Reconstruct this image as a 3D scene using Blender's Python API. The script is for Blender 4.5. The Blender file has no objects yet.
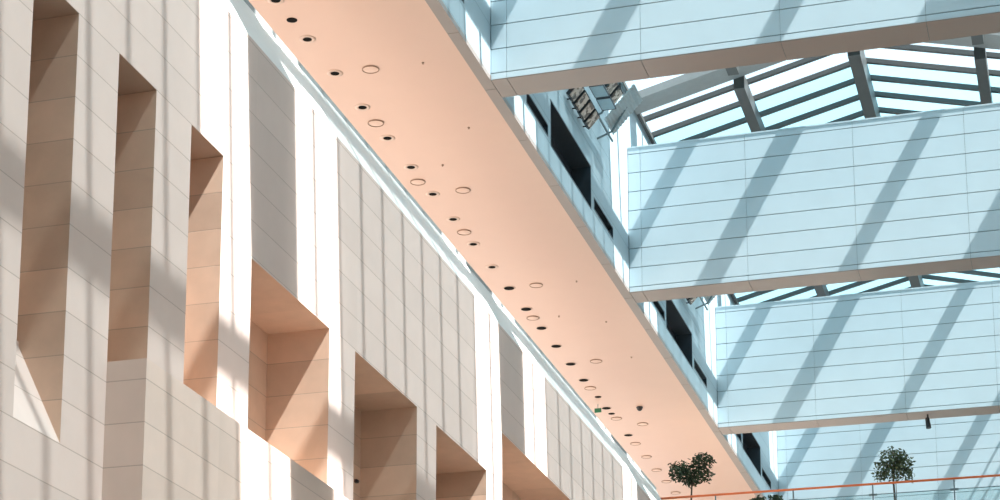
import bpy, math, random
from mathutils import Vector, Matrix
random.seed(7)
S = bpy.context.scene
COL = S.collection

# ------------------------------------------------------------------ camera
cam_d = bpy.data.cameras.new('camera'); cam = bpy.data.objects.new('camera', cam_d); COL.objects.link(cam)
cam_d.sensor_width = 36.0; cam_d.lens = 2.12697 * 36.0
cam_d.shift_x = 0.10415; cam_d.shift_y = 0.32011
cam_d.clip_start = 0.1; cam_d.clip_end = 600
def rodrigues(r):
    v = Vector(r); return Matrix.Rotation(v.length, 3, v.normalized())
Rc = rodrigues((1.34330485, 0.22494956, -0.26262723))       # rows: image right, image down, forward
right, down, fwd = Rc[0], Rc[1], Rc[2]
cam.matrix_world = Matrix(((right[0], -down[0], -fwd[0], 0), (right[1], -down[1], -fwd[1], 0),
                           (right[2], -down[2], -fwd[2], 0), (0, 0, 0, 1)))
S.camera = cam

# ------------------------------------------------------------------ sky, sun, exposure
SKY = 1.6
w = bpy.data.worlds.new('sky'); S.world = w; w.use_nodes = True
bg = w.node_tree.nodes['Background']; bg.inputs[0].default_value = (0.70, 0.90, 1.0, 1); bg.inputs[1].default_value = SKY
sd = bpy.data.lights.new('sun', 'SUN'); sun = bpy.data.objects.new('sun', sd); COL.objects.link(sun)
sd.energy = 21.0; sd.angle = math.radians(0.6); sd.color = (1.0, 0.965, 0.92)
SUN_DIR = Vector((-0.57, 0.11, -1.0))
sun.rotation_euler = SUN_DIR.to_track_quat('-Z', 'Y').to_euler(); sun.location = (20, 20, 60)
# added wide second sun: softens roof bar and rafter shadows
ad = bpy.data.lights.new('sun_aureole', 'SUN'); soft_sun = bpy.data.objects.new('sun_aureole', ad); COL.objects.link(soft_sun)
ad.energy = 2.0; ad.angle = math.radians(4.5); ad.color = sd.color; soft_sun.rotation_euler = sun.rotation_euler; soft_sun.location = (22, 20, 60)
S.view_settings.view_transform = 'Standard'; S.view_settings.look = 'None'
S.view_settings.gamma = 1.0; S.view_settings.use_curve_mapping = False
S.view_settings.exposure = 0.14
S.cycles.max_bounces = 10; S.cycles.diffuse_bounces = 6; S.cycles.transparent_max_bounces = 16
S.cycles.sample_clamp_indirect = 6.0

# ------------------------------------------------------------------ materials
def new_mat(name):
    m = bpy.data.materials.new(name); m.use_nodes = True
    nt = m.node_tree; b = nt.nodes['Principled BSDF']
    return m, nt, b
def N(nt, t, **kw):
    n = nt.nodes.new(t)
    for k, v in kw.items(): setattr(n, k, v)
    return n
def mth(nt, op, a, b=None, c=None):
    n = N(nt, 'ShaderNodeMath', operation=op)
    for i, v in enumerate((a, b, c)):
        if v is None: continue
        if isinstance(v, (int, float)): n.inputs[i].default_value = v
        else: nt.links.new(v, n.inputs[i])
    return n.outputs[0]
def mixc(nt, fac, a, b, blend='MIX'):
    n = N(nt, 'ShaderNodeMix', data_type='RGBA', blend_type=blend)
    for sock, v in ((n.inputs['Factor'], fac), (n.inputs['A'], a), (n.inputs['B'], b)):
        if isinstance(v, (int, float)): sock.default_value = v
        elif isinstance(v, tuple): sock.default_value = v if len(v) == 4 else (*v, 1)
        else: nt.links.new(v, sock)
    return n.outputs['Result']
def pos(nt):
    g = N(nt, 'ShaderNodeNewGeometry'); s = N(nt, 'ShaderNodeSeparateXYZ'); nt.links.new(g.outputs['Position'], s.inputs[0])
    return g.outputs['Position'], s.outputs[0], s.outputs[1], s.outputs[2]
def joint(nt, coord, origin, step, width):
    """1 on a joint line every step along coord"""
    f = mth(nt, 'DIVIDE', mth(nt, 'SUBTRACT', coord, origin), step)
    fr = mth(nt, 'SUBTRACT', f, mth(nt, 'ROUND', f))
    return mth(nt, 'LESS_THAN', mth(nt, 'ABSOLUTE', fr), width / step / 2), mth(nt, 'FLOOR', f)
def noise(nt, vec, scale, detail=4.0, rough=0.55):
    n = N(nt, 'ShaderNodeTexNoise'); n.inputs['Scale'].default_value = scale; n.inputs['Detail'].default_value = detail
    n.inputs['Roughness'].default_value = rough
    if vec is not None: nt.links.new(vec, n.inputs['Vector'])
    return n.outputs['Fac']
def bump(nt, b, h, strength, dist=0.02):
    n = N(nt, 'ShaderNodeBump'); n.inputs['Strength'].default_value = strength; n.inputs['Distance'].default_value = dist
    nt.links.new(h, n.inputs['Height']); nt.links.new(n.outputs[0], b.inputs['Normal'])

def panelled(name, col, var, oy, sy, oz, sz, wid, line, rough, vjoint=True, axis='Y', spec=0.3, grain=3.0, metallic=0.0, linef=1.0):
    m, nt, b = new_mat(name)
    P, x, y, z = pos(nt)
    h, hi = joint(nt, z, oz, sz, wid)
    v, vi = joint(nt, y if axis == 'Y' else x, oy, sy, wid)
    cx = N(nt, 'ShaderNodeCombineXYZ'); nt.links.new(hi, cx.inputs[0]); nt.links.new(vi, cx.inputs[1])
    wn = N(nt, 'ShaderNodeTexWhiteNoise', noise_dimensions='3D'); nt.links.new(cx.outputs[0], wn.inputs['Vector'])
    n1 = noise(nt, P, grain)
    n2 = noise(nt, P, 0.5, 2)
    k = mth(nt, 'ADD', mth(nt, 'MULTIPLY', mth(nt, 'SUBTRACT', wn.outputs['Value'], 0.5), var),
            mth(nt, 'MULTIPLY', mth(nt, 'SUBTRACT', mth(nt, 'ADD', n1, n2), 1.0), var))
    k = mth(nt, 'ADD', k, 1.0)
    vm = N(nt, 'ShaderNodeVectorMath', operation='SCALE'); vm.inputs[0].default_value = col; nt.links.new(k, vm.inputs['Scale'])
    ln = mth(nt, 'MAXIMUM', h, mth(nt, 'MULTIPLY', v, 0.45)) if vjoint else h
    c = mixc(nt, mth(nt, 'MULTIPLY', ln, linef), vm.outputs[0], line)
    nt.links.new(c, b.inputs['Base Color'])
    b.inputs['Roughness'].default_value = rough; b.inputs['Specular IOR Level'].default_value = spec
    b.inputs['Metallic'].default_value = metallic
    hh = mth(nt, 'SUBTRACT', mth(nt, 'MULTIPLY', n1, 0.12), ln)
    bump(nt, b, hh, 0.35, 0.01)
    return m
def plain(name, col, rough=0.5, metallic=0.0, spec=0.4, var=0.12, scale=6.0, bmp=0.1):
    m, nt, b = new_mat(name)
    P, x, y, z = pos(nt)
    n1 = noise(nt, P, scale)
    k = mth(nt, 'ADD', mth(nt, 'MULTIPLY', mth(nt, 'SUBTRACT', n1, 0.5), var * 2), 1.0)
    vm = N(nt, 'ShaderNodeVectorMath', operation='SCALE'); vm.inputs[0].default_value = col; nt.links.new(k, vm.inputs['Scale'])
    nt.links.new(vm.outputs[0], b.inputs['Base Color'])
    b.inputs['Roughness'].default_value = rough; b.inputs['Metallic'].default_value = metallic
    b.inputs['Specular IOR Level'].default_value = spec
    if bmp: bump(nt, b, n1, bmp, 0.01)
    return m
ZC, HC, BAY, MOD = 12.42, 0.559, 14.03, 1.169
STONE = (0.69, 0.565, 0.515)
M = {}
M['stone'] = panelled('limestone', STONE, 0.07, 20.85, MOD * 2, ZC, HC, 0.014, (0.36, 0.27, 0.22), 0.75, vjoint=False, linef=0.6)
M['stone_base'] = panelled('warm limestone base', (0.68, 0.54, 0.47), 0.10, 20.85, MOD * 2, ZC, HC, 0.014, (0.36, 0.27, 0.22), 0.75, vjoint=False, linef=0.6)  # limestone with warm bounce light put into the colour
M['stone_in'] = panelled('limestone reveal', (0.645, 0.46, 0.35), 0.24, 20.85, MOD * 2, ZC, HC, 0.014, (0.36, 0.27, 0.22), 0.75, vjoint=False, linef=0.6)  # same limestone, warm bounced light tinted into the reveals
M['coping'] = plain('pale metal coping', (0.86, 0.86, 0.84), 0.4, 0.0, 0.5, 0.04)
M['cap'] = plain('grey metal rail', (0.36, 0.38, 0.38), 0.6, 0.0)
M['soffit'] = plain('pink plaster soffit', (0.63, 0.43, 0.34), 0.32, 0.0, 0.35, 0.03, 1.2, 0.03)
M['blue'] = plain('pale blue metal cladding', (0.435, 0.54, 0.59), 0.38, 0.0, 0.5, 0.05, 1.3, 0.02)
M['blue_wall'] = panelled('pale blue wall cladding', (0.35, 0.45, 0.50), 0.05, 40.87, 2.34, 20.15, HC, 0.02, (0.16, 0.25, 0.29), 0.4, vjoint=True, spec=0.5, linef=0.8)  # beam cladding blue darkened: the wall's shade put into the colour
M['joint'] = plain('dark joint', (0.10, 0.15, 0.17), 0.7)
M['under'] = plain('taupe underside panel', (0.245, 0.21, 0.19), 0.35, 0.0, 0.6, 0.04, 2.0, 0.02)
M['steel'] = plain('dark grey roof steel', (0.055, 0.06, 0.06), 0.5)
M['gutter'] = plain('grey roof gutter', (0.22, 0.235, 0.235), 0.5)
M['white'] = plain('pale plaster', (0.80, 0.77, 0.73), 0.7)
M['floor'] = plain('pale stone floor', (0.78, 0.72, 0.66), 0.4, 0, 0.4, 0.06)
M['plaza'] = plain('pale paving', (0.49, 0.405, 0.355), 0.7)  # unseen paving added to bounce sunlight up to the soffit
M['deck'] = plain('polished terrace floor', (0.74, 0.64, 0.55), 0.18, 0, 0.6, 0.05)
M['dark'] = plain('dark recess', (0.02, 0.025, 0.035), 0.4)
M['frame'] = plain('dark window frame', (0.045, 0.06, 0.075), 0.4)
M['black'] = plain('black metal', (0.02, 0.02, 0.022), 0.4)
M['recess'] = plain('black light recess', (0.012, 0.011, 0.010), 0.9, 0, 0.05)
M['rim'] = plain('pale pink light trim', (0.62, 0.45, 0.36), 0.4)
M['rim_dark'] = plain('brown light trim', (0.28, 0.17, 0.11), 0.5)
M['diffuser'] = plain('cream light diffuser', (0.66, 0.465, 0.37), 0.4)
M['orange'] = plain('orange handrail', (0.72, 0.16, 0.045), 0.35, 0, 0.5)
M['post'] = plain('blue grey steel post', (0.17, 0.23, 0.25), 0.4, 0.3)
M['bark'] = plain('grey brown bark', (0.10, 0.075, 0.05), 0.8)
M['leaf'] = plain('dark green leaves', (0.035, 0.06, 0.03), 0.55, 0, 0.3, 0.4, 9)
M['leaf2'] = plain('olive green leaves', (0.075, 0.10, 0.05), 0.5, 0, 0.3, 0.5, 9)
M['pot'] = plain('dark planter', (0.12, 0.12, 0.12), 0.5)
M['soil'] = plain('soil', (0.05, 0.035, 0.025), 0.9)
M['green'] = plain('green sign', (0.04, 0.20, 0.10), 0.4)
M['sheet'] = plain('grey corrugated sheet', (0.40, 0.46, 0.48), 0.45, 0.2)
M['mirror'] = plain('pale blue reflector', (0.45, 0.66, 0.76), 0.2, 0.3)
def lens_mat():
    m, nt, b = new_mat('speckled lamp lens')
    P, x, y, z = pos(nt)
    v = N(nt, 'ShaderNodeTexVoronoi'); v.inputs['Scale'].default_value = 11.0; nt.links.new(P, v.inputs['Vector'])
    r = N(nt, 'ShaderNodeValToRGB'); nt.links.new(v.outputs['Color'], r.inputs[0])
    e = r.color_ramp.elements; e[0].position = 0.25; e[0].color = (0.13, 0.09, 0.07, 1); e[1].position = 0.7; e[1].color = (0.62, 0.52, 0.43, 1)
    nt.links.new(r.outputs[0], b.inputs['Base Color']); b.inputs['Roughness'].default_value = 0.25
    return m
M['lens'] = lens_mat()
def glass_mat(name, clear, tint, scatter):
    m = bpy.data.materials.new(name); m.use_nodes = True; nt = m.node_tree; nt.nodes.clear()
    o = N(nt, 'ShaderNodeOutputMaterial'); t = N(nt, 'ShaderNodeBsdfTransparent'); t.inputs[0].default_value = (*tint, 1)
    mx = N(nt, 'ShaderNodeMixShader'); mx.inputs[0].default_value = clear
    if scatter:
        d = N(nt, 'ShaderNodeBsdfTranslucent'); d.inputs[0].default_value = (*scatter, 1)
        g = N(nt, 'ShaderNodeBsdfDiffuse'); g.inputs[0].default_value = (*scatter, 1)
        m2 = N(nt, 'ShaderNodeMixShader'); m2.inputs[0].default_value = 0.5
        nt.links.new(d.outputs[0], m2.inputs[1]); nt.links.new(g.outputs[0], m2.inputs[2]); src = m2.outputs[0]
    else:
        g = N(nt, 'ShaderNodeBsdfGlossy'); g.inputs['Roughness'].default_value = 0.02; src = g.outputs[0]
    nt.links.new(src, mx.inputs[1]); nt.links.new(t.outputs[0], mx.inputs[2]); nt.links.new(mx.outputs[0], o.inputs[0])
    return m
M['clear'] = glass_mat('clear roof glass', 0.94, (0.97, 0.99, 1.0), None)
M['frit'] = glass_mat('frosted roof glass', 0.40, (0.91, 0.98, 1.0), (0.30, 0.50, 0.57))
M['balustrade'] = glass_mat('balustrade glass', 0.93, (0.90, 0.96, 0.96), None)

# ------------------------------------------------------------------ mesh helpers
class MB:
    def __init__(self): self.v = []; self.f = []
    def poly(self, pts):
        i = len(self.v); self.v += [tuple(p) for p in pts]; self.f.append(tuple(range(i, i + len(pts)))); return self
    def box(self, a, b):
        (x0, y0, z0), (x1, y1, z1) = a, b
        return self.hexa([(x0, y0, z0), (x1, y0, z0), (x1, y1, z0), (x0, y1, z0)], [(x0, y0, z1), (x1, y0, z1), (x1, y1, z1), (x0, y1, z1)])
    def hexa(self, lo, hi):
        i = len(self.v); self.v += [tuple(p) for p in lo] + [tuple(p) for p in hi]; n = len(lo)
        self.f.append(tuple(i + k for k in reversed(range(n)))); self.f.append(tuple(i + n + k for k in range(n)))
        for k in range(n): self.f.append((i + k, i + (k + 1) % n, i + n + (k + 1) % n, i + n + k))
        return self
    def prism_y(self, prof, y0, y1):         # prof: (x, z) outline, counter-clockwise seen from -y
        return self.hexa([(x, y0, z) for x, z in prof], [(x, y1, z) for x, z in prof])
    def tube(self, pts, radii, n=8, caps=True):
        pts = [Vector(p) for p in pts]
        if isinstance(radii, (int, float)): radii = [radii] * len(pts)
        i0 = len(self.v)
        for k, p in enumerate(pts):
            d = (pts[min(k + 1, len(pts) - 1)] - pts[max(k - 1, 0)]).normalized()
            a = d.cross(Vector((0, 0, 1))) if abs(d.z) < 0.95 else d.cross(Vector((1, 0, 0)))
            a.normalize(); b = d.cross(a)
            for j in range(n):
                t = 2 * math.pi * j / n
                self.v.append(tuple(p + (a * math.cos(t) + b * math.sin(t)) * radii[k]))
        for k in range(len(pts) - 1):
            for j in range(n):
                self.f.append((i0 + k * n + j, i0 + k * n + (j + 1) % n, i0 + (k + 1) * n + (j + 1) % n, i0 + (k + 1) * n + j))
        if caps:
            self.f.append(tuple(i0 + j for j in reversed(range(n)))); self.f.append(tuple(i0 + (len(pts) - 1) * n + j for j in range(n)))
        return self
    def lathe(self, prof, n=28):             # prof: (radius, z), about the local z axis
        i0 = len(self.v)
        for r, z in prof:
            for j in range(n):
                t = 2 * math.pi * j / n; self.v.append((r * math.cos(t), r * math.sin(t), z))
        for k in range(len(prof) - 1):
            for j in range(n):
                self.f.append((i0 + k * n + j, i0 + k * n + (j + 1) % n, i0 + (k + 1) * n + (j + 1) % n, i0 + (k + 1) * n + j))
        return self
    def build(self, name, m, parent=None, smooth=False, bevel=0.0):
        me = bpy.data.meshes.new(name); me.from_pydata(self.v, [], self.f); me.update()
        me.materials.append(m if not isinstance(m, str) else M[m])
        if smooth:
            for p in me.polygons: p.use_smooth = True
        o = bpy.data.objects.new(name, me); COL.objects.link(o)
        if parent is not None: o.parent = parent
        if bevel:
            b = o.modifiers.new('bevel', 'BEVEL'); b.width = bevel; b.segments = 2; b.limit_method = 'ANGLE'
        return o
def structure(o): o['kind'] = 'structure'; return o
def tag(o, label, cat, group=None):
    o['label'] = label; o['category'] = cat
    if group: o['group'] = group
    return o
def empty(name, loc=(0, 0, 0)):
    o = bpy.data.objects.new(name, None); COL.objects.link(o); o.location = loc; o.empty_display_size = 0.1; return o
def copy_tree(o, parent=None):
    c = o.copy(); COL.objects.link(c)
    if parent is not None: c.parent = parent
    for ch in list(o.children): copy_tree(ch, c)
    return c
ORD = ['first', 'second', 'third', 'fourth', 'fifth', 'sixth', 'seventh', 'eighth', 'ninth', 'tenth', 'eleventh', 'twelfth',
       'thirteenth', 'fourteenth', 'fifteenth', 'sixteenth', 'seventeenth', 'eighteenth', 'nineteenth', 'twentieth']

# ------------------------------------------------------------------ plan
XF, XP, XR = -11.6, -11.05, 0.79            # stone front, projecting base, right wall
ZT, ZS, ZB, ZE = 14.72, 20.0, 24.25, 26.04   # stone top, soffit, beam top, eaves
YB = [40.87 + BAY * k for k in range(-3, 5)]  # beam front faces (k = 0 is the nearest beam in view)
Y0, Y1 = -2.0, 97.5
FZ, GZ = -1.6, -1.6

# ------------------------------------------------------------------ setting
structure(MB().box((-13.0, Y0, FZ - 0.3), (XR + 0.3, Y1, FZ)).build('floor', 'floor'))
structure(MB().box((XR, Y0, GZ), (XR + 0.3, Y1, ZE)).build('wall_right', 'white'))
# added opening left of the gallery: unseen paving bounces sun onto the soffit
def added_mullions(name, x0, x1, z0, z1, step):
    mb = MB(); y = Y0
    while y < Y1:
        mb.box((x0, y, z0), (x1, y + 0.12, z1)); y += step
    mb.box((x0, Y0, z0), (x1, Y1, z0 + 0.1)).box((x0, Y0, z1 - 0.1), (x1, Y1, z1))
    return structure(mb.build(name, 'steel'))
added_mullions('window_99', -17.7, -17.55, ZT, ZS, 3.5)
structure(MB().box((-120, Y0 - 40, FZ - 0.3), (-17.8, Y1 + 40, FZ - 0.02)).build('ground', 'plaza'))
GAB = [(-17.8, FZ), (XR + 0.3, FZ), (XR + 0.3, ZE), (-5.4, 27.9), (-12.45, ZE), (-17.8, ZS + 0.3)]
structure(MB().prism_y(GAB, Y1, Y1 + 0.3).build('wall_back', 'white'))
structure(MB().prism_y(GAB, Y0 - 0.3, Y0).build('wall_front', 'white'))

# openings in the stone: near y, far y, sill, lintel
OPEN = [(18.52, 19.68, 6.84, ZC), (20.85, 22.02, 6.84, ZC), (23.18, 24.34, 8.1, ZC), (25.51, 26.66, 8.1, ZC),
        (27.82, 31.21, 8.1, 11.265), (32.47, 35.91, 8.1, 11.275), (37.11, 40.57, 8.1, 11.255), (41.77, 48.75, 8.1, 12.385)]
DEPTH = 1.09
def holed_sheet(mb, x, ys, zs, holes, flip=False):
    ys = sorted(set(ys + [v for h in holes for v in h[:2]])); zs = sorted(set(zs + [v for h in holes for v in h[2:]]))
    for a, b in zip(ys, ys[1:]):
        for c, d in zip(zs, zs[1:]):
            if any(h[0] <= (a + b) / 2 <= h[1] and h[2] <= (c + d) / 2 <= h[3] for h in holes): continue
            mb.poly([(x, a, c), (x, b, c), (x, b, d), (x, a, d)])
wl = MB(); holed_sheet(wl, XF, [Y0, Y1], [FZ, ZT], OPEN)
XBK = XF - DEPTH - 0.12
wl.poly([(XBK, Y0, FZ), (XBK, Y0, ZT), (XBK, Y1, ZT), (XBK, Y1, FZ)])
wl.poly([(XF, Y0, ZT), (XF, Y1, ZT), (XBK, Y1, ZT), (XBK, Y0, ZT)])
wl.poly([(XF, Y0, FZ), (XF, Y0, ZT), (XBK, Y0, ZT), (XBK, Y0, FZ)]); wl.poly([(XF, Y1, FZ), (XBK, Y1, FZ), (XBK, Y1, ZT), (XF, Y1, ZT)])
structure(wl.build('wall_left', 'stone'))
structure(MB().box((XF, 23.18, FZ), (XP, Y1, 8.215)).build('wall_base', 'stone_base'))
for i, (a, b, c, d) in enumerate(OPEN):
    root = empty('window_%d' % (i + 1), (XF, (a + b) / 2, c)); structure(root)
    t, xb = 0.05, XF - DEPTH
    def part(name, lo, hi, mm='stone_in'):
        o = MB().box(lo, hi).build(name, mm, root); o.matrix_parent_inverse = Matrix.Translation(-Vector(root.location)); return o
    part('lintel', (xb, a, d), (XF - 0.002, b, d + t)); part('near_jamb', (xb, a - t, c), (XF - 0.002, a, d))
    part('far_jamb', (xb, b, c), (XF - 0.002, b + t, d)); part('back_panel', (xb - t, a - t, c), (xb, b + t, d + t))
    if i < 2:
        o = MB().prism_y([(XF - 0.002, c), (XF - 0.62, c + 1.27), (XF - 0.62, c + 1.33), (xb, c + 1.33), (xb, c - 0.05), (XF - 0.002, c - 0.05)][::-1], a, b).build('sloping_sill', 'stone', root)
        o.matrix_parent_inverse = Matrix.Translation(-Vector(root.location))
    else:
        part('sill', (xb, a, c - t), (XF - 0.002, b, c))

# coping and gallery
YC = 61.55
structure(MB().prism_y([(XF, ZT), (XF - 0.66, ZT + 1.31), (XF - 0.95, ZT + 1.31), (XF - 0.95, ZT)], Y0, YC).build('trim_1', 'coping'))
structure(MB().prism_y([(XF - 0.665, ZT + 1.312), (XF - 0.95, ZT + 1.312), (XF - 0.95, ZT + 1.41), (XF - 0.665, ZT + 1.41)], Y0, YC).build('trim_2', 'cap'))
structure(MB().box((-17.5, Y0, ZT - 0.4), (XBK, Y1, ZT)).build('floor_gallery', 'deck'))
structure(MB().box((-17.8, Y0, FZ), (-17.5, Y1, ZT)).build('wall_gallery', 'white'))
structure(MB().box((-17.8, Y0, ZS), (-11.85, Y1, ZS + 0.3)).build('ceiling', 'soffit'))
ts = MB()
y = YB[0] - 2 * BAY + 0.46
while y < Y1:
    ts.box((-11.85, max(y, Y0), ZS - 0.004), (XF, min(y + 2.806 - 0.02, Y1), ZS + 0.12)); y += 2.806
structure(ts.build('trim_3', 'under'))
# upper wall along the left side, with its dark windows
WIN = []
for k, yb in enumerate(YB):
    if yb < 20 or yb > 75: continue
    WIN += [(yb + 3.0, yb + 5.0, 20.79, 21.11), (yb + 5.25, yb + 9.47, 20.67, 21.88), (yb + 9.78, yb + 12.03, 20.80, 21.15)]
wu = MB(); holed_sheet(wu, XF, [Y0, Y1], [ZS + 0.12, ZE], WIN)
wu.poly([(-12.45, Y0, ZS + 0.3), (-12.45, Y0, ZE), (-12.45, Y1, ZE), (-12.45, Y1, ZS + 0.3)])
wu.poly([(XF, Y0, ZE), (XF, Y1, ZE), (-12.45, Y1, ZE), (-12.45, Y0, ZE)])
wu.poly([(XF, Y0, ZS + 0.12), (-12.45, Y0, ZS + 0.12), (-12.45, Y0, ZE), (XF, Y0, ZE)]); wu.poly([(XF, Y1, ZS + 0.12), (XF, Y1, ZE), (-12.45, Y1, ZE), (-12.45, Y1, ZS + 0.12)])
structure(wu.build('wall_upper', 'blue_wall'))
for i, (a, b, c, d) in enumerate(WIN):
    root = empty('window_%d' % (i + len(OPEN) + 1), (XF, (a + b) / 2, c)); structure(root)
    inv = Matrix.Translation(-Vector(root.location)); xb, t = XF - 0.5, 0.04
    fr = MB().box((xb, a, d - t), (XF + 0.004, b, d)).box((xb, a, c), (XF + 0.004, b, c + t)).box((xb, a, c + t), (XF + 0.004, a + t, d - t)).box((xb, b - t, c + t), (XF + 0.004, b, d - t)).build('window_frame', 'frame', root)
    pn = MB().box((xb - 0.03, a, c), (xb, b, d)).build('pane', 'dark', root)
    fr.matrix_parent_inverse = inv; pn.matrix_parent_inverse = inv

# ------------------------------------------------------------------ cross beams
BT = 0.92
JX = [XF + 0.01, -11.24, -8.32, -5.40, -2.48, 0.44, XR - 0.01]
ROWS = [20.15 + HC * k for k in range(8)] + [ZB]
beam_labels = {0: 'pale blue clad cross beam hidden above the tall narrow openings', 1: 'nearest pale blue clad cross beam, crossing the top right corner',
               2: 'middle pale blue clad cross beam under the large skylight', 3: 'third pale blue clad cross beam with a spotlight hanging under it',
               4: 'farthest pale blue clad cross beam behind the railing and trees'}
def cladding(yf, out, name, root):
    mb = MB(); g = 0.011
    for a, b in zip(JX, JX[1:]):
        for c, d in zip([20.0] + ROWS, ROWS):
            mb.box((a + 0.004, min(yf, yf + out), c + g), (b - 0.004, max(yf, yf + out), d - g))
    return mb.build(name, 'blue', root)
for k, yb in enumerate(YB[:-1]):
    r = empty('cross_beam', (XF, yb, ZS))
    inv = Matrix.Translation(-Vector(r.location))
    kk = k - 2
    lab = beam_labels.get(kk, 'pale blue clad cross beam %s' % ('over the viewer' if kk < 0 else 'beyond the far bridge'))
    if kk == -1: lab = 'pale blue clad cross beam above the near end of the stone wall'
    tag(r, lab, 'beam', 'cross beams under the glass roof')
    parts = [MB().box((XF, yb + 0.03, ZS + 0.012), (XR, yb + BT - 0.03, ZB - 0.01)).build('beam_core', 'joint', r),
             cladding(yb, 0.03, 'front_cladding', r), cladding(yb + BT, -0.03, 'back_cladding', r)]
    u = MB()
    for a, b in zip(JX, JX[1:]): u.box((a + 0.006, yb + 0.012, ZS - 0.006), (b - 0.006, yb + BT - 0.012, ZS + 0.011))
    parts.append(u.build('underside_panel', 'under', r))
    parts.append(MB().box((XF, yb - 0.01, ZB - 0.01), (XR, yb + BT + 0.01, ZB + 0.03)).build('top_flashing', 'blue', r))
    for p in parts: p.matrix_parent_inverse = inv

# ------------------------------------------------------------------ glass roof, one skylight per bay
XRG, ZRG, PITCH = -5.40, 27.45, 0.25
def zr(x): return ZRG - PITCH * abs(x - XRG)
RAFT = [(-11.53, 0.10, 0.12), (-8.62, 0.30, 0.45), (XRG, 0.34, 0.70), (-2.02, 0.30, 0.45), (0.72, 0.10, 0.12)]
bay_names = ['over the viewer', 'above the start of the stone wall', 'above the tall narrow openings', 'behind the nearest cross beam',
             'seen between the first and second cross beams', 'seen as a sliver above the third cross beam', 'behind the farthest cross beam']
def slope_bar(mb, xa, xb, ya, yb, up0, up1):
    mb.hexa([(xa, ya, zr(xa) + up0), (xb, ya, zr(xb) + up0), (xb, yb, zr(xb) + up0), (xa, yb, zr(xa) + up0)],
            [(xa, ya, zr(xa) + up1), (xb, ya, zr(xb) + up1), (xb, yb, zr(xb) + up1), (xa, yb, zr(xa) + up1)])
for k, yb in enumerate(YB[:-1]):
    r = empty('skylight', (XRG, yb + 7, ZRG)); inv = Matrix.Translation(-Vector(r.location))
    tag(r, 'pitched glass skylight with dark bars ' + bay_names[k], 'skylight', 'skylights between the cross beams')
    ps = []
    s0, s1 = yb + 0.32, yb + 1.22
    for x0, x1 in ((XF + 0.015, XRG), (XRG, XR - 0.015)):
        mb = MB(); slope_bar(mb, x0, x1, s0, s1, -0.12, 0.12); ps.append(mb.build('gutter_panel', 'gutter', r))
        ys = [yb + 2.05 + 1.165 * i for i in range(10)]
        for y in ys:
            mb = MB(); slope_bar(mb, x0, x1, y - 0.065, y + 0.065, 0.0, 0.14); ps.append(mb.build('glazing_bar', 'steel', r))
        cuts = [s1] + ys + [yb + BAY + 0.32]
        for i, (a, b) in enumerate(zip(cuts, cuts[1:])):
            clear = i < 2 or i >= len(cuts) - 3
            mb = MB(); slope_bar(mb, x0, x1, a, b, 0.145, 0.165)
            ps.append(mb.build('clear_glass' if clear else 'frosted_glass', 'clear' if clear else 'frit', r))
    for x, wd, dp in RAFT:
        ps.append(MB().box((x - wd / 2, s1, zr(x) - dp), (x + wd / 2, yb + BAY + 0.32, zr(x))).build('rafter', 'steel', r))
    for p in ps: p.matrix_parent_inverse = inv
YL = YB[5] + BAY                             # thin conduits under the last skylight in view
for i, (x, z) in enumerate(((-1.75, 24.75), (-1.25, 24.75), (-0.75, 24.75))):
    tag(MB().tube([(x, YB[5] + BT, z), (x, YL, z)], 0.05).build('conduit', 'steel'),
        'thin dark conduit %s of three running under the far skylight' % ORD[i], 'conduit', 'conduits under the far skylight')

# ------------------------------------------------------------------ lights in the soffit
def place(proto, used, loc):
    o = proto if not used else copy_tree(proto)
    o.location = loc; return o
def downlight(core):
    d = empty('downlight')
    MB().lathe([(0.175, 0.0), (0.175, -0.007), (core + 0.012, -0.010), (core, 0.0)]).build('trim_ring', 'rim', d, True)
    MB().lathe([(core, -0.009), (core * 0.85, -0.006), (core * 0.6, -0.003), (0.001, -0.002)]).build('reflector', 'recess', d, True)
    return d
dl_small, dl_large = downlight(0.095), downlight(0.145)
DLY = [36.11, 37.89, 39.56, 41.35, 43.09, 44.84, 46.57, 48.29, 50.10, 51.87, 53.60, 55.41, 57.14, 58.88, 60.69, 62.41, 65.60, 68.96]
for i, yy in enumerate(DLY):
    o = place(dl_small, i, (-14.68, yy, ZS)) if i < 10 else place(dl_large, i - 10, (-14.68, yy, ZS))
    tag(o, '%s dark recessed downlight from the near end of the row on the pink soffit' % ORD[i], 'downlight', 'dark downlights in the pink soffit')
sd_ = empty('pinhole_light')
MB().lathe([(0.11, 0.0), (0.11, -0.006), (0.07, -0.008), (0.001, -0.004)]).build('housing', 'recess', sd_, True)
for i, (x, yy) in enumerate([(-14.68, 37.0), (-14.66, 64.30), (-14.66, 66.28)]):
    tag(place(sd_, i, (x, yy, ZS)), ['small black pinhole light between the first two downlights', 'small black pinhole light before the green sign', 'small black pinhole light just past the green sign'][i], 'light', 'pinhole lights in the pink soffit')
rl = empty('flush_light')
MB().lathe([(0.185, 0.0), (0.185, -0.020), (0.168, -0.022), (0.164, -0.008)]).build('trim_ring', 'rim_dark', rl, True)
MB().lathe([(0.164, -0.010), (0.10, -0.018), (0.001, -0.020)]).build('diffuser', 'diffuser', rl, True)
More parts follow.
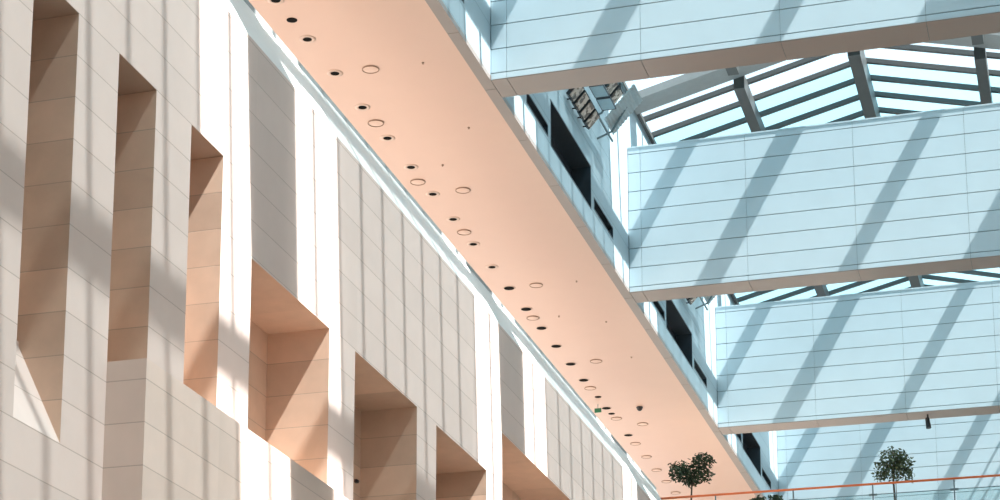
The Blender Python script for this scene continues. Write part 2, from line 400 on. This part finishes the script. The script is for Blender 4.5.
RL = [(-13.89, 39.6, 'in the outer row, nearest to the viewer'), (-13.91, 46.55, 'in the outer row, second from the near end'), (-13.91, 53.58, 'in the outer row, third from the near end'),
      (-13.87, 60.63, 'in the outer row, fourth from the near end'), (-13.93, 67.76, 'in the outer row, fifth and farthest'),
      (-14.67, 42.23, 'between the fourth and fifth dark downlights'), (-14.80, 45.74, 'between the sixth and seventh dark downlights'),
      (-14.67, 49.22, 'between the eighth and ninth dark downlights'), (-14.69, 56.2, 'between the twelfth and thirteenth dark downlights'),
      (-14.68, 63.29, 'just past the sixteenth dark downlight'), (-14.63, 66.87, 'just past the dark light by the green sign'),
      (-14.67, 70.08, 'first beyond the last dark downlight'), (-14.66, 71.89, 'second beyond the last dark downlight'), (-14.68, 73.78, 'third beyond the last dark downlight'),
      (-14.66, 75.49, 'fourth beyond the last dark downlight'), (-14.66, 77.25, 'fifth beyond the last dark downlight')]
for i, (x, yy, t) in enumerate(RL):
    tag(place(rl, i, (x, yy, ZS)), 'pale flush ring light ' + t, 'ceiling light', 'pale ring lights in the pink soffit')
sp = empty('sprinkler')
MB().lathe([(0.05, 0.0), (0.05, -0.01), (0.02, -0.014), (0.018, -0.05), (0.001, -0.05)], 16).build('body', 'rim_dark', sp, True)
MB().lathe([(0.001, -0.056), (0.04, -0.056), (0.04, -0.050), (0.001, -0.050)], 16).build('deflector', 'rim_dark', sp)
for i, (x, yy) in enumerate([(-12.73, 39.63), (-12.74, 43.08), (-13.93, 44.94), (-12.78, 53.59), (-13.94, 56.26), (-12.76, 57.12), (-12.76, 60.55)]):
    sp.scale = (0.6,) * 3
    tag(place(sp, i, (x, yy, ZS)), '%s small sprinkler head from the near end of the pink soffit' % ORD[i], 'sprinkler', 'sprinklers in the pink soffit')
dc = empty('dome_camera', (-13.62, 65.8, ZS))
MB().lathe([(0.15, 0.0), (0.15, -0.05), (0.13, -0.06)]).build('base', 'black', dc, True)
MB().lathe([(0.13, -0.06), (0.115, -0.12), (0.07, -0.17), (0.001, -0.19)]).build('dome', 'black', dc, True)
dc.scale = (0.72,) * 3
tag(dc, 'black dome camera alone on the pink soffit near the far end', 'camera')
ex = empty('hanging_sign', (-14.85, 65.1, ZS))
MB().tube([(0, 0, 0), (0, 0, -0.22)], 0.015).build('stem', 'post', ex)
MB().box((-0.16, -0.02, -0.40), (0.16, 0.02, -0.20)).build('sign_board', 'green', ex)
ex.scale = (0.7,) * 3
tag(ex, 'small green sign hanging from the soffit beside a dark downlight', 'sign')

# ------------------------------------------------------------------ light rack on the upper wall
def quadslab(p, e1, e2, th, mb=None):
    mb = mb or MB(); p, e1, e2 = Vector(p), Vector(e1), Vector(e2); n = e1.cross(e2).normalized() * th
    return mb.hexa([p, p + e1, p + e1 + e2, p + e2], [p + n, p + e1 + n, p + e1 + e2 + n, p + e2 + n])
for b in range(2):
    yo = BAY * b
    side = 'under the nearest cross beam' if b == 0 else 'under the second cross beam'
    rk = empty('light_rack', (XF, 49.5 + yo, 22.9)); inv = Matrix.Translation(-Vector(rk.location))
    pr = []
    for y in (48.0, 49.9, 51.1):
        pr.append(MB().tube([(XF + 0.002, y + yo, 22.95), (-11.2, y + yo, 23.1), (-10.55, y + yo, 24.15)], 0.03).build('arm', 'post', rk))
    for x, z in ((-11.3, 23.05), (-10.72, 23.95)):
        pr.append(MB().tube([(x, 47.4 + yo, z), (x, 51.6 + yo, z)], 0.03).build('rail', 'post', rk))
    for p in pr: p.matrix_parent_inverse = inv
    def at(o, x, y, z): o.location = Vector((x, y, z)) - rk.location; return o
    spots = [(-11.50, 49.72 - 0.57 * i, 22.60) for i in range(4)] + [(-10.97, 50.10 - 0.57 * i, 23.33) for i in range(2)]
    for i, (x, y, z) in enumerate(spots):
        f = at(quadslab((0, -0.46, 0), (0.30, 0, 0.33), (0, 0.46, 0), 0.09).build('floodlight', 'black', rk), x, y + yo, z)
        quadslab((0.025, -0.435, 0.022), (0.255, 0, 0.281), (0, 0.41, 0), -0.014).build('lens', 'lens', f)
        (MB().tube([(0, -0.23, 0), (XF + 0.001 - x, -0.23, 0.0)], 0.02) if i < 4 else MB().tube([(0.27, -0.2, 0.30), (-10.72 - x, -0.2, 23.95 - z)], 0.02)).build('bracket', 'black', f)
    for i in range(2):
        f = at(MB().box((0, -0.66, 0), (0.34, 0, 0.02)).build('reflector_plate', 'mirror', rk), -11.12, 49.66 - 0.78 * i + yo, 23.06)
        MB().box((-0.015, -0.675, -0.01), (0, 0.015, 0.05)).box((0.34, -0.675, -0.01), (0.355, 0.015, 0.05)).box((0, 0, -0.01), (0.34, 0.015, 0.05)).box((0, -0.675, -0.01), (0.34, -0.66, 0.05)).build('plate_frame', 'frame', f)
    mb = MB(); nn = 44; L, H, Wd = 0.78, 0.90, 1.02
    ux = Vector((L, 0.06, H)); nrm = Vector((H, 0, -L)).normalized(); wv = Vector((0, Wd, 0))
    top, bot = [], []
    for i in range(nn + 1):
        q = ux * (i / nn) + nrm * 0.012 * math.cos(i * math.pi / 2); top.append(q); bot.append(q - nrm * 0.03)
    ring = [tuple(q) for q in top + bot[::-1]]
    mb.hexa(ring, [tuple(Vector(q) + wv) for q in ring])
    at(mb.build('corrugated_sheet', 'sheet', rk), -11.25, 50.49 + yo, 23.18)
    tag(rk, 'light rack of speckled floodlights and a tilted corrugated sheet, ' + side, 'light rack', 'light racks on the upper wall')

sl = empty('spotlight', (-4.74, 69.3, ZS - 0.006))
MB().tube([(0, 0, 0), (0, 0, -0.14)], 0.03).build('bracket', 'black', sl)
MB().tube([(-0.02, 0.02, -0.12), (0.02, -0.04, -0.47)], [0.07, 0.085], 16).build('housing', 'black', sl)
MB().tube([(0.02, -0.04, -0.471), (0.021, -0.041, -0.478)], [0.07, 0.07], 16).build('lens', 'frame', sl)
tag(sl, 'black cylinder spotlight hanging under the third cross beam', 'spotlight')

# ------------------------------------------------------------------ footbridge, railing, plants
structure(MB().box((XBK, 61.5, ZT - 0.45), (XR, 70.2, ZT)).build('floor_bridge', 'deck'))
ra = empty('railing', (XF, 61.62, ZT))
inv = Matrix.Translation(-Vector(ra.location)); pr = []
pr.append(MB().tube([(-12.3, 61.62, 15.8), (XR, 61.62, 15.8)], 0.035, 12).build('handrail', 'orange', ra, True))
pr.append(MB().tube([(-12.3, 61.66, 15.49), (XR, 61.66, 15.49)], 0.014, 8).build('glass_rail', 'post', ra))
px = [-12.25 + 2.34 * i for i in range(6)]
px = [-5.87 + 2.31 * i for i in range(-2, 3)] + [-12.25]
px.sort()
for x in px:
    pr.append(MB().box((x - 0.018, 61.60, ZT), (x + 0.018, 61.66, 15.77)).build('post', 'post', ra))
    pr.append(MB().box((x - 0.12, 61.625, 15.45), (x + 0.12, 61.675, 15.51)).build('clamp', 'post', ra))
for a, b in zip(px, px[1:] + [XR]):
    pr.append(MB().box((a + 0.05, 61.64, ZT + 0.08), (b - 0.05, 61.652, 15.48)).build('glass_panel', 'balustrade', ra))
for p in pr: p.matrix_parent_inverse = inv
tag(ra, 'glass balustrade with orange handrail along the footbridge', 'railing')

def leaves(mb, blobs, n, size, hang=0.5):
    for _ in range(n):
        c, rx, rz = random.choices(blobs, [b[1] * b[1] * b[2] for b in blobs])[0]
        while True:
            p = Vector((random.uniform(-1, 1), random.uniform(-1, 1), random.uniform(-1, 1)))
            if 0.12 < p.length < 1: break
        p = Vector((p.x * rx, p.y * rx, p.z * rz)) + Vector(c)
        d = Vector((random.gauss(0, 1), random.gauss(0, 1), random.gauss(-hang, 0.6))).normalized()
        s = d.cross(Vector((random.gauss(0, 1), random.gauss(0, 1), random.gauss(0, 1)))).normalized()
        L = size * random.uniform(0.7, 1.3); W = L * 0.24; up = d.cross(s) * 0.12 * L
        a, m1, m2, e = p, p + d * L * 0.45 + s * W, p + d * L * 0.45 - s * W, p + d * L
        mid = p + d * L * 0.5 - up
        mb.poly([a, m1, mid]); mb.poly([m1, e, mid]); mb.poly([e, m2, mid]); mb.poly([m2, a, mid])
def tree(name, loc, trunk, branches, blobs, n, size, leafm, label, cat='tree', stake=False):
    r = empty(name, loc)
    MB().lathe([(0.001, 0.0), (0.20, 0.0), (0.25, 0.42), (0.26, 0.45), (0.235, 0.45), (0.225, 0.38), (0.001, 0.38)], 24).build('planter', 'pot', r, False)
    MB().lathe([(0.225, 0.375), (0.12, 0.395), (0.001, 0.40)], 24).build('soil', 'soil', r)
    mb = MB(); mb.tube(trunk, [0.035 - 0.015 * i / (len(trunk) - 1) for i in range(len(trunk))], 8)
    for b in branches: mb.tube(b, [0.016, 0.006], 6)
    mb.build('trunk', 'bark', r, True)
    mb = MB(); leaves(mb, blobs, n, size); mb.build('foliage', leafm, r)
    if stake: MB().tube([(0.06, 0, 0.3), (0.06, 0, 1.5)], 0.012, 6).build('stake', 'bark', r)
    tag(r, label, cat, 'potted plants on the footbridge')
tree('potted_tree', (-11.44, 62.8, ZT + 0.01), [(0, 0, 0.35), (-0.02, 0, 0.9), (0.01, 0, 1.4), (0.03, 0, 1.75), (0.10, 0, 2.1)],
     [[(0.02, 0, 1.6), (-0.35, 0.05, 2.1)], [(0.03, 0, 1.7), (0.42, -0.05, 2.3)], [(0.02, 0, 1.7), (-0.1, 0.2, 2.3)], [(0.05, 0, 1.7), (0.45, 0.1, 1.95)]],
     [((-0.32, 0, 2.18), 0.34, 0.34), ((-0.05, 0.05, 2.1), 0.30, 0.36), ((0.28, 0, 2.46), 0.26, 0.28), ((0.42, -0.05, 2.5), 0.30, 0.22),
      ((0.40, 0.05, 2.08), 0.28, 0.30), ((0.08, 0, 1.92), 0.22, 0.25), ((-0.52, 0, 2.36), 0.16, 0.14), ((-0.62, 0.05, 2.46), 0.10, 0.08), ((0.62, 0, 2.44), 0.12, 0.10)], 1500, 0.115, 'leaf',
     'dark leafy potted tree with a ragged two lobed crown in front of the pink soffit')
tree('potted_tree', (-5.36, 62.8, ZT), [(0, 0, 0.35), (0.01, 0, 0.9), (-0.01, 0, 1.4), (0, 0, 1.9), (0.02, 0, 2.3)],
     [[(0, 0, 1.5), (-0.4, 0.05, 1.9)], [(0, 0, 1.6), (0.42, -0.05, 1.9)], [(0, 0, 1.7), (-0.15, 0.2, 2.3)], [(0, 0, 1.7), (0.25, -0.15, 2.25)]],
     [((-0.05, 0, 2.18), 0.36, 0.33), ((-0.34, 0, 1.82), 0.27, 0.32), ((0.32, 0, 1.86), 0.30, 0.36), ((0.02, 0.05, 1.80), 0.33, 0.40), ((0.42, 0, 1.58), 0.2, 0.22), ((-0.45, 0, 1.62), 0.16, 0.16), ((0.2, 0, 2.1), 0.28, 0.28)],
     1050, 0.12, 'leaf2', 'round crowned olive green potted tree behind the orange handrail', stake=True)
for i, x in enumerate((-9.45, -8.85)):
    tree('potted_shrub', (x, 62.8, ZT), [(0, 0, 0.35), (0, 0, 0.9)], [[(0, 0, 0.6), (0.15, 0, 1.0)], [(0, 0, 0.6), (-0.15, 0.05, 1.0)]],
         [((0, 0, 0.95), 0.26, 0.30), ((0.1 - 0.2 * i, 0, 1.13), 0.16, 0.16)], 420, 0.12, 'leaf',
         'small dark potted shrub under the orange handrail, %s the ragged crowned tree' % ('closer to', 'farther from')[i], 'shrub')
# little things on the stone
wf = empty('wall_fixture', (XF - DEPTH, 35.62, 9.86))
MB().box((0, -0.09, -0.05), (0.10, 0.09, 0.05)).build('housing', 'black', wf); MB().box((0.10, -0.05, -0.03), (0.13, 0.05, 0.03)).build('lens', 'frame', wf)
wf.scale = (0.55,) * 3
tag(wf, 'small dark fixture on the back of the wide stone opening beside the tall splay', 'fixture')
